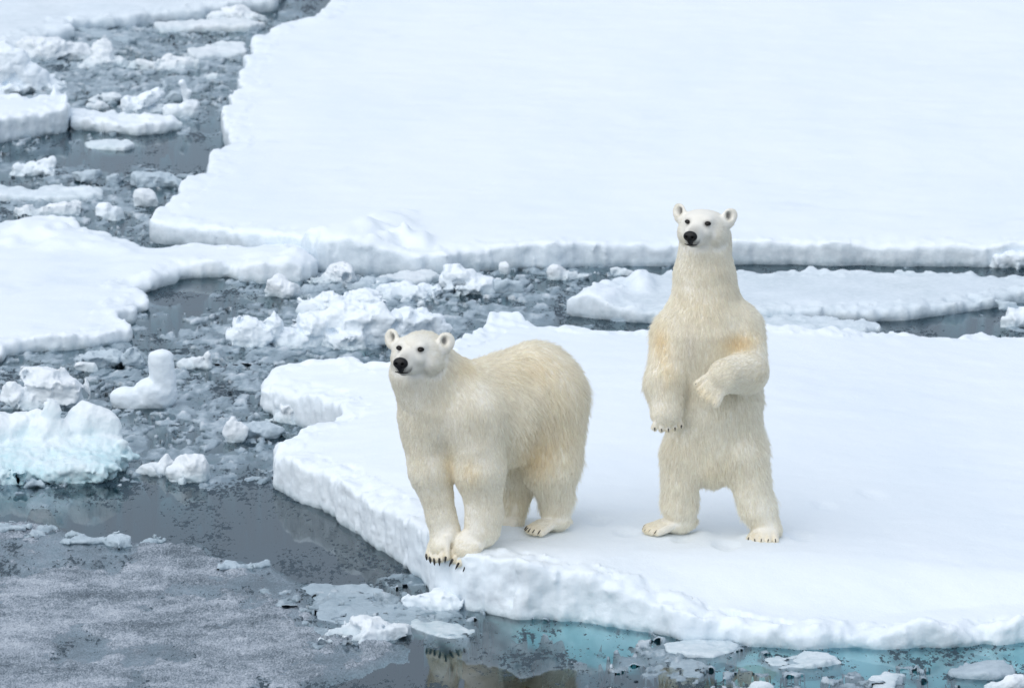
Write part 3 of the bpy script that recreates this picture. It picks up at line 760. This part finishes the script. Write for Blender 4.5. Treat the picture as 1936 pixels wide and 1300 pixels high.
def add_head(b, c, yaw, pitch, roll, sc_, earpx=None):
    """head-local axes: f forward, s bear's left, u up. returns the frame"""
    f = np.array([-math.sin(yaw) * math.cos(pitch), -math.cos(yaw) * math.cos(pitch), math.sin(pitch)])
    s_ = unit(np.cross(np.array([0, 0, 1.0]), f)); u = np.cross(f, s_)
    cr, sr = math.cos(roll), math.sin(roll)
    s2 = s_ * cr + u * sr; u2 = -s_ * sr + u * cr
    s_, u = s2, u2
    M = np.stack([f, s_, u])
    def W(x, y, z): return c + sc_ * (f * x + s_ * y + u * z)
    def e(x, y, z, r, k=0.03, ln=0.014, fl=(-1, 0, -0.2), sub=False):
        flw = f * fl[0] + s_ * fl[1] + u * fl[2]
        b.ell(W(x, y, z), np.array(r) * sc_, k=k, ln=ln, flow=flw, M=M, metres=True, sub=sub)
    e(-0.02, 0, -0.004, (.135, .138, .094), ln=.020)
    e(0.05, 0, 0.016, (.085, .092, .058), ln=.012)          # forehead
    for sg in (-1, 1):
        e(-0.01, sg * .085, -.055, (.10, .065, .075), ln=.024, fl=(-1, sg * .5, -.6))   # cheek
        e(0.085, sg * .058, .038, (.035, .026, .018), k=.025, ln=.007)                    # brow
        e(0.10, sg * .05, -.035, (.06, .035, .035), k=.03, ln=.008)                     # muzzle root side
    flw = -f
    b.conem(W(.07, 0, -.012), W(.245, 0, -.045), .064 * sc_, .039 * sc_, k=.03, ln=.007, flow=flw)   # muzzle
    b.conem(W(.05, 0, -.07), W(.225, 0, -.082), .062 * sc_, .032 * sc_, k=.025, ln=.009, flow=-f - .5 * u)  # jaw
    for sg in (-1, 1):
        b.conem(W(.225, sg * .022, -.065), W(.245, sg * .020, -.062), .026 * sc_, .024 * sc_, k=.015, ln=.005, flow=-f)  # lip pads
        # ear: thick at the foot, a rounded cupped leaf
        ec = W(-.045, sg * .163, .058)
        ef = unit(f * 0.80 + s_ * sg * 0.42 + u * 0.1); es = unit(np.cross(u, ef)); eu = np.cross(ef, es)
        Me = np.stack([ef, es, eu])
        b.ell(ec, np.array([.020, .049, .048]) * sc_, k=.015, ln=.010, flow=u + .5 * s_ * sg - f * .5, M=Me, metres=True)
        b.ell(ec - u * .040 * sc_ - s_ * sg * .022 * sc_, np.array([.03, .045, .04]) * sc_, k=.03, ln=.014, flow=u, M=Me, metres=True)
        b.ell(ec + ef * .026 * sc_ - s_ * sg * .012 * sc_, np.array([.026, .026, .032]) * sc_, k=.008, ln=.006, flow=u, M=Me, metres=True, sub=True)
        b.ears = getattr(b, 'ears', []) + [(ec + ef * .006 * sc_ - s_ * sg * .015 * sc_, es, eu, ef)]
        # eye socket
        b.ell(W(.131, sg * .063, .022), np.array([.014, .017, .011]) * sc_, k=.010, ln=.005, flow=-f, M=M, metres=True, sub=True)
    b.hf, b.hs, b.hu, b.hc, b.hk, b.W = f, s_, u, c, sc_, W
def face_parts(b, root):
    W, k, f, s_, u = b.W, b.hk, b.hf, b.hs, b.hu
    M = np.stack([f, s_, u])
    def loc(X, Y, Z, c):
        wx, wy, wz = X - c[0], Y - c[1], Z - c[2]
        return [M[i, 0] * wx + M[i, 1] * wy + M[i, 2] * wz for i in range(3)]
    nc = W(.290, 0, -.038)
    def nose(X, Y, Z):
        a, s, h = [q / k for q in loc(X, Y, Z, nc)]
        d = (np.sqrt((a / .026) ** 2 + (s / .044) ** 2 + (h / .034) ** 2) - 1) * .026
        d = smin(d, (np.sqrt(((a + .012) / .026) ** 2 + (s / .018) ** 2 + ((h + .028) / .030) ** 2) - 1) * .016, .01)
        for sg in (-1, 1):
            n_ = (np.sqrt(((a - .02) / .014) ** 2 + ((s - sg * .019) / .0085) ** 2 + ((h + .002) / .0075) ** 2) - 1) * .0075
            d = smax(d, -n_, .003)
        return d * k
    st = .0028
    sdf_part('nose', nose, nc - .065, nc + .065, st, M_nose, root)
    for sg in (-1, 1):
        ec = W(.122, sg * .063, .022)
        def eye(X, Y, Z):
            a, s, h = [q / k for q in loc(X, Y, Z, ec)]
            return (np.sqrt((a / .013) ** 2 + (s / .0165) ** 2 + (h / .0115) ** 2) - 1) * .0115 * k
        e = sdf_part('eye', eye, ec - .03, ec + .03, .0022, M_eye, root)
        lc = W(.117, sg * .063, .024)
        def lid(X, Y, Z):
            a, s, h = [q / k for q in loc(X, Y, Z, lc)]
            d = (np.sqrt((a / .015) ** 2 + (s / .021) ** 2 + (h / .014) ** 2) - 1) * .014
            cut = (np.sqrt(((a - .012) / .03) ** 2 + (s / .0155) ** 2 + ((h + .002) / .0095) ** 2) - 1) * .0095
            return np.maximum(d, -cut) * k
        sdf_part('eyelid', lid, lc - .035, lc + .035, .0022, M_lid, root)
    # mouth line: a dark curved lip bead around the front of the muzzle
    pts = []
    for t in np.linspace(-1, 1, 17):
        a = t * 1.05
        pts.append(W(.246 + .034 * math.cos(a), .045 * math.sin(a), -.094 + .005 * (1 - math.cos(a))))
    v = []; n = 6
    for i, p in enumerate(pts):
        rr = .0062 * k * (1 - .55 * abs(i - 8) / 8)
        for j in range(n):
            q = 2 * math.pi * j / n
            v.append(p + u * rr * .8 * math.cos(q) + unit(p - W(.2, 0, -.086)) * rr * math.sin(q))
    F = [(i * n + j, i * n + (j + 1) % n, (i + 1) * n + (j + 1) % n, (i + 1) * n + j) for i in range(16) for j in range(n)]
    mesh_obj('mouth', v, F, M_lid, root)
def add_paw(b, c, d, up, w, L, toe=0.030, ln=0.026, claws=True, dip=0.35, cl=0.034, back=0.0, cr=.0085):
    """paw at c (ankle foot), pointing d; w half width, L length"""
    d, up = unit(d), unit(up); s_ = unit(np.cross(d, up)); up = unit(np.cross(s_, d))
    M = np.stack([s_, d, up])
    b.ell(c + d * (L * .34 - back), (w * .90, L * .58 + back, w * .42), k=.03, ln=ln, flow=d, M=M, metres=True)
    for i in range(5):
        t = (i - 2) / 2.0
        r = toe * (1.0 - .10 * abs(t))
        base = c + d * L * .28 + s_ * w * .55 * t + up * .016
        tip = c + d * L * (1.08 - .13 * t * t) + s_ * w * .92 * t - up * w * dip
        b.conem(base, tip, r * .98, r * .80, k=.006, ln=ln * .5, flow=d - .4 * up)
        if claws: b.claws.append((tip + d * r * .25 + up * r * .45, d + s_ * t * .15 - up * .15, -up * .7 + s_ * b.jit.normal() * .2, cl * b.jit.uniform(.75, 1.1), cr))

def coat(b, pos, stains):
    x, y, z = pos.T
    base = np.array([0.97, 0.93, 0.84]); white = np.array([0.965, 0.935, 0.865]); yel = np.array([0.93, 0.77, 0.47]); grey = np.array([.46, .45, .43])
    m1 = sst(-.5, .8, fbm(x, y, z, 3.0, 3, .6, 81))[:, None]
    col = base * m1 + np.array([0.97, 0.93, 0.84]) * (1 - m1)
    hw = sst(.32, .12, np.linalg.norm(pos - b.hc, axis=1) / b.hk)[:, None]
    col = col * (1 - .75 * hw) + white * .75 * hw
    for (p, r, amt) in list(stains) + [(np.asarray(c_[0]), np.array([.05, .05, .05]), .12) for c_ in b.claws]:
        ww = (amt * np.exp(-(((pos - p) / r) ** 2).sum(1)))[:, None]; col = col * (1 - ww) + yel * ww
    # greyish skin shows on the muzzle and round the eyes
    rel = (pos - b.hc) / b.hk; fx = rel @ b.hf; fs = rel @ b.hs; fu = rel @ b.hu
    gw = sst(.12, .27, fx) * sst(.05, .015, np.abs(fs)) * .55
    gw = np.maximum(gw, .8 * np.exp(-((fx - .24) ** 2 / .0016 + (fu + .085) ** 2 / .0006)))
    for sg in (-1, 1):
        de = np.linalg.norm(pos - b.W(.125, sg * .063, .022), axis=1) / b.hk
        gw = np.maximum(gw, .8 * np.exp(-(de / .022) ** 2))
    for (ec, es, eu, ef) in b.ears:
        gw = np.maximum(gw, .92 * sst(1.45, .35, np.sqrt((((pos - ec) @ es) / .019) ** 2 + (((pos - ec) @ eu) / .029) ** 2 + (((pos - ec) @ ef) / .022) ** 2)))
    gw = gw[:, None]; col = col * (1 - gw) + grey * .36 * gw
    return col

def grow_fur(b, root, v, q, n, seed, stains=(), wet=1.0, radius=0.00095):
    g = np.random.default_rng(seed)
    v = np.asarray(v)
    a, b_, c_, d_ = [v[q[:, i]] for i in range(4)]
    tri = np.concatenate([np.stack([a, b_, c_], 1), np.stack([a, c_, d_], 1)])
    nr = np.cross(tri[:, 1] - tri[:, 0], tri[:, 2] - tri[:, 0])
    ar = np.linalg.norm(nr, axis=1)
    # smooth vertex normals
    vn = np.zeros_like(v); tq = np.concatenate([q[:, [0, 1, 2]], q[:, [0, 2, 3]]])
    for i in range(3): np.add.at(vn, tq[:, i], nr)
    vn /= np.linalg.norm(vn, axis=1)[:, None] + 1e-12
    # more strands on the head where they are short
    cen = tri.mean(1)
    hd = np.linalg.norm(cen - b.hc, axis=1)
    Wc = np.zeros(len(cen)); lc = np.zeros(len(cen))
    for p in b.prims:
        if p['sub']: continue
        w_ = np.exp(-np.maximum(prim_d(p, *cen.T) + .01, 0) / .018) + 1e-9
        Wc += w_; lc += w_ * p['ln']
    wgt = ar * np.clip(.04 / (lc / Wc), 1, 6.0)
    t = g.choice(len(tri), n, p=wgt / wgt.sum())
    r1, r2 = g.random(n), g.random(n)
    fl = r1 + r2 > 1; r1[fl] = 1 - r1[fl]; r2[fl] = 1 - r2[fl]
    bc = np.stack([1 - r1 - r2, r1, r2], 1)
    pos = (tri[t] * bc[:, :, None]).sum(1)
    nm = (vn[tq[t]] * bc[:, :, None]).sum(1); nm /= np.linalg.norm(nm, axis=1)[:, None]
    # direction and length blended from the nearest body parts
    W = np.zeros(n); flow = np.zeros((n, 3)); ln = np.zeros(n)
    for p in b.prims:
        if p['sub']: continue
        w_ = np.exp(-np.maximum(prim_d(p, *pos.T) + .01, 0) / .018) + 1e-9
        W += w_; flow += w_[:, None] * p['flow']; ln += w_ * p['ln']
    flow /= W[:, None]; ln /= W
    # no fur on nose, eyes, mouth, inside of the ears
    keep = np.ones(n, bool)
    if True:
        dn = np.linalg.norm(pos - b.W(.278, 0, -.036), axis=1) / b.hk
        keep &= dn > .036; ln *= np.clip((dn - .02) / .10, .25, 1)
        for sg in (-1, 1):
            de = np.linalg.norm(pos - b.W(.125, sg * .063, .022), axis=1) / b.hk
            keep &= de > .019; ln = np.where(de < .05, ln * np.clip(de / .05, .35, 1), ln)
    flow = flow + np.array([0, 0, -0.35]) * sst(.02, .04, ln)[:, None]
    tang = flow - (flow * nm).sum(1)[:, None] * nm
    tl = np.linalg.norm(tang, axis=1)[:, None]; tang = tang / np.maximum(tl, .15)
    x, y, z = pos.T
    swirl = np.stack([fbm(x, y, z, 4.5, 2, .6, 51), fbm(x, y, z, 4.5, 2, .6, 57), fbm(x, y, z, 4.5, 2, .6, 63)], 1)
    lift = 0.42 + 0.14 * fbm(x, y, z, 8, 2, .5, 71)
    guard = (g.random(n) < .10) & (ln > .03); lift = np.where(guard, lift + .3, lift); ln = np.where(guard, ln * 1.45, ln)
    dr = tang + nm * lift[:, None] + 0.22 * swirl + 0.13 * g.normal(size=(n, 3))
    dr /= np.linalg.norm(dr, axis=1)[:, None]
    ln = ln * (0.75 + 0.5 * g.random(n)) * (1 + 0.3 * fbm(x, y, z, 5, 2, .5, 77))
    # clumps
    K = max(10, n // 11)
    ci = g.choice(n, K, replace=False)
    kd = kdtree.KDTree(K)
    for i, j in enumerate(ci): kd.insert(pos[j], i)
    kd.balance()
    near = np.fromiter((ci[kd.find(p)[1]] for p in pos), int, n)
    grav = np.array([0, 0, -1.0])
    NP = 4
    out = np.zeros((n, NP, 3)); 
    bend = (tang * .9 + grav * .35)
    for k in range(NP):
        s = k / (NP - 1)
        out[:, k] = pos + dr * (ln * s)[:, None] + bend * (ln * s * s * .35)[:, None] - nm * .003
    cl_amt = (0.5 * sst(.015, .04, ln) * wet)[:, None]
    cl_amt = cl_amt * np.where(guard, .4, 1)[:, None]
    for k in range(1, NP):
        s = k / (NP - 1)
        target = out[near, k]
        out[:, k] = out[:, k] + (target - out[:, k]) * cl_amt * s ** 1.2
    col = coat(b, pos, stains)
    col = col * (0.84 + 0.24 * g.random((n, 1))) 
    col = np.clip(col, 0, .97)
    keep &= ln > .002
    out, col = out[keep], col[keep]; n = len(out)
    hc = bpy.data.hair_curves.new('fur')
    hc.add_curves([NP] * n)
    hc.points.foreach_set('position', out.astype(np.float32).ravel())
    rad = np.tile(np.array([1.0, .9, .65, .15]) * radius, n)
    rad = rad.reshape(n, NP) * (0.65 + .35 * sst(.006, .03, ln[keep]))[:, None]
    ra = hc.attributes.get('radius') or hc.attributes.new('radius', 'FLOAT', 'POINT')
    ra.data.foreach_set('value', rad.astype(np.float32).ravel())
    ca_ = hc.attributes.new('fur_color', 'FLOAT_COLOR', 'POINT')
    cc = np.ones((n, NP, 4), np.float32); cc[:, :, :3] = col[:, None, :]
    ca_.data.foreach_set('color', cc.ravel())
    hc.materials.append(M_fur)
    o = bpy.data.objects.new('fur', hc); C.objects.link(o); o.parent = root
    return o
def finish_bear(b, label, n, seed, stains):
    v, q = build_body(b)
    root = mesh_obj('polar_bear', v, q, M_hide)
    tag(root, label, 'polar bear', kind='thing')
    ca_ = root.data.attributes.new('fur_color', 'FLOAT_COLOR', 'POINT')
    cc = np.ones((len(v), 4), np.float32); cc[:, :3] = coat(b, v, stains) * .88
    ca_.data.foreach_set('color', cc.ravel())
    face_parts(b, root)
    for (p, d, dn, L, r) in b.claws: horn('claw', np.array(p), d, dn, L, r, M_claw, root)
    grow_fur(b, root, v, q, n, seed, stains)
    return root
HAIRS = 190000

# --- the bear on all fours at the floe's corner
Yf = at(900, 1040, 0.33)[1]
b = Bear(Yf); b.claws = []; b.jit = np.random.default_rng(3)
P = b.P
b.ell((1016, 762, .48), (96, .36, 113), k=.10, ln=.046, flow=(.3, .2, -1))            # rump
b.ell((940, 785, .26), (100, .32, 99), k=.10, ln=.036, flow=(.5, .25, -1))            # barrel
b.ell((868, 775, .08), (90, .28, 80), k=.10, ln=.028, flow=(.35, .1, -1))            # chest
b.cone((880, 738, .16), (1000, 702, .42), 44, 48, k=.10, ln=.036, flow=(.8, .45, -.4))  # back line
b.cone((800, 672, -.06), (852, 752, .10), 46, 72, k=.09, ln=.028, flow=(.1, .2, -1))   # neck
b.cone((783, 702, -.10), (816, 782, .0), 45, 53, k=.08, ln=.028, flow=(0, 0, -1))    # throat
b.ell((810, 800, .02), (42, .15, 50), k=.06, ln=.030, flow=(0, 0, -1))
b.cone((808, 785, .04), (815, 888, .0), 53, 41, k=.065, ln=.028, flow=(0, .1, -1))     # right foreleg
b.cone((814, 888, .0), (834, 972, -.02), 40, 27, k=.05, ln=.024)
b.cone((834, 972, -.02), (841, 1000, -.03), 27, 28, k=.03, ln=.020)
b.cone((892, 785, .0), (906, 888, -.06), 62, 46, k=.065, ln=.028, flow=(0, .1, -1))  # left foreleg
b.cone((906, 888, -.06), (916, 968, -.06), 44, 32, k=.05, ln=.022)
b.cone((914, 968, -.06), (912, 1000, -.07), 35, 33, k=.03, ln=.019)
add_paw(b, P(843, 1004, -.06), (-.42, -.50, -.75), (-.43, -.365, .48), .092, .170, ln=.026, cl=.043, cr=.0115, toe=.027)
add_paw(b, P(902, 1012, -.10), (-.70, -.45, -.55), (-.10, -.75, .65), .10, .195, ln=.026, cl=.043, cr=.0115, toe=.027)
b.ell((1038, 845, .36), (61, .20, 77), k=.09, ln=.044, flow=(0, 0, -1))                # left thigh
b.cone((1040, 880, .34), (1052, 940, .40), 50, 29, k=.06, ln=.042, flow=(.1, 0, -1))
b.cone((1052, 940, .40), (1050, 978, .38), 28, 25, k=.04, ln=.030)
add_paw(b, P(1056, 986, .36), (-.80, -.60, -.02), (0, 0, 1), .075, .20, ln=.026, cl=.026, cr=.007, back=.02)
b.ell((985, 880, .52), (40, .16, 50), k=.06, ln=.055, flow=(0, 0, -1))                 # right thigh
b.cone((985, 900, .52), (972, 955, .48), 34, 23, k=.05, ln=.05, flow=(0, 0, -1))
b.cone((972, 955, .48), (968, 985, .45), 22, 21, k=.03, ln=.03)
add_paw(b, P(972, 988, .42), (-.65, -.75, -.02), (0, 0, 1), .072, .13, toe=.024, ln=.015, cl=.026)
b.cone((960, 872, .40), (1000, 885, .5), 30, 26, k=.08, ln=.065, flow=(.1, 0, -1))     # belly fold
add_head(b, P(787, 662, -.17), R(17), R(5), R(0), 1.10)
st = [(P(1010, 850, .2), np.array([.13, .3, .18]), .5), (P(890, 885, -.15), np.array([.06, .2, .08]), .30), (P(850, 880, 0), np.array([.05, .2, .15]), .35),
      (P(880, 690, 0), np.array([.10, .3, .08]), .25), (P(1060, 800, .2), np.array([.2, .3, .3]), .15), (P(985, 930, .6), np.array([.1, .2, .2]), .35), (P(1000, 690, .3), np.array([.25, .3, .12]), .18)]
finish_bear(b, 'polar bear on all fours with its front paws on the ice edge', HAIRS, 5, st)

# --- the bear reared up on its hind legs
Ys = at(1350, 1015, 0.33)[1]
b = Bear(Ys); b.claws = []; b.jit = np.random.default_rng(3)
P = b.P
b.ell((1348, 846, .05), (68, .23, 68), k=.08, ln=.032, flow=(0, 0, -1))                # pelvis
b.ell((1354, 756, .02), (88, .25, 98), k=.10, ln=.032, flow=(0, 0, -1))                # belly
b.ell((1336, 655, .02), (87, .24, 92), k=.10, ln=.028, flow=(0, -.1, -1))              # chest
b.ell((1282, 640, .0), (38, .15, 62), k=.06, ln=.028, flow=(0, 0, -1))                 # shoulders
b.ell((1396, 640, .0), (40, .15, 66), k=.06, ln=.028, flow=(0, 0, -1))
b.cone((1334, 450, .02), (1332, 530, .04), 47, 51, k=.06, ln=.026, flow=(0, 0, -1))    # neck
b.cone((1332, 530, .04), (1334, 620, .03), 53, 85, k=.09, ln=.028, flow=(0, 0, -1))
b.cone((1274, 630, .0), (1257, 725, -.15), 40, 34, k=.045, ln=.034)                   # right arm, hanging
b.cone((1257, 725, -.16), (1260, 778, -.22), 33, 29, k=.06, ln=.030)
add_paw(b, P(1259, 775, -.23), (.12, -.42, -.90), (.10, -.90, .42), .092, .105, toe=.028, ln=.024, cl=.024, dip=.15, cr=.0075)
b.cone((1400, 620, .0), (1416, 704, -.20), 42, 35, k=.045, ln=.032)                   # left arm, folded over the belly
b.cone((1414, 700, -.24), (1374, 710, -.37), 38, 32, k=.02, ln=.024)
add_paw(b, P(1368, 714, -.385), (-.74, -.20, -.62), (-.35, -.85, .40), .100, .150, toe=.033, ln=.024, cl=.016, cr=.0065, dip=.15)
b.ell((1302, 842, .05), (44, .18, 66), k=.075, ln=.034, flow=(0, 0, -1))                # right thigh
b.cone((1292, 860, .0), (1284, 952, .0), 42, 31, k=.06, ln=.036, flow=(-.05, 0, -1))
b.cone((1286, 950, .02), (1286, 980, .02), 31, 27, k=.04, ln=.03)
add_paw(b, P(1290, 988, .03), (-.90, -.42, -.03), (0, 0, 1), .088, .225, toe=.029, ln=.026, cl=.022, cr=.0065, back=.03, dip=.2)
b.ell((1399, 840, .04), (46, .19, 70), k=.075, ln=.034, flow=(0, 0, -1))                 # left thigh
b.cone((1406, 860, -.02), (1431, 955, -.04), 44, 31, k=.06, ln=.036, flow=(.1, 0, -1))
b.cone((1432, 955, -.02), (1450, 995, -.02), 31, 26, k=.04, ln=.03)
add_paw(b, P(1450, 1003, -.02), (-.22, -.97, -.03), (0, 0, 1), .094, .165, toe=.027, ln=.026, cl=.022, cr=.0065, back=.03, dip=.2)
b.ell((1350, 898, .05), (22, .10, 20), k=.06, ln=.03, flow=(0, 0, -1))
add_head(b, P(1328, 423, -.06), R(16), R(3), R(-2), 1.02)
st = [(P(1395, 640, -.15), np.array([.11, .25, .05]), .6), (P(1252, 640, -.1), np.array([.06, .2, .09]), .45), (P(1262, 690, -.1), np.array([.05, .2, .12]), .35),
      (P(1335, 560, -.1), np.array([.2, .3, .16]), .10), (P(1350, 880, 0), np.array([.12, .3, .1]), .2)]
finish_bear(b, 'polar bear reared up on its hind legs with a forepaw over its belly', HAIRS, 6, st)
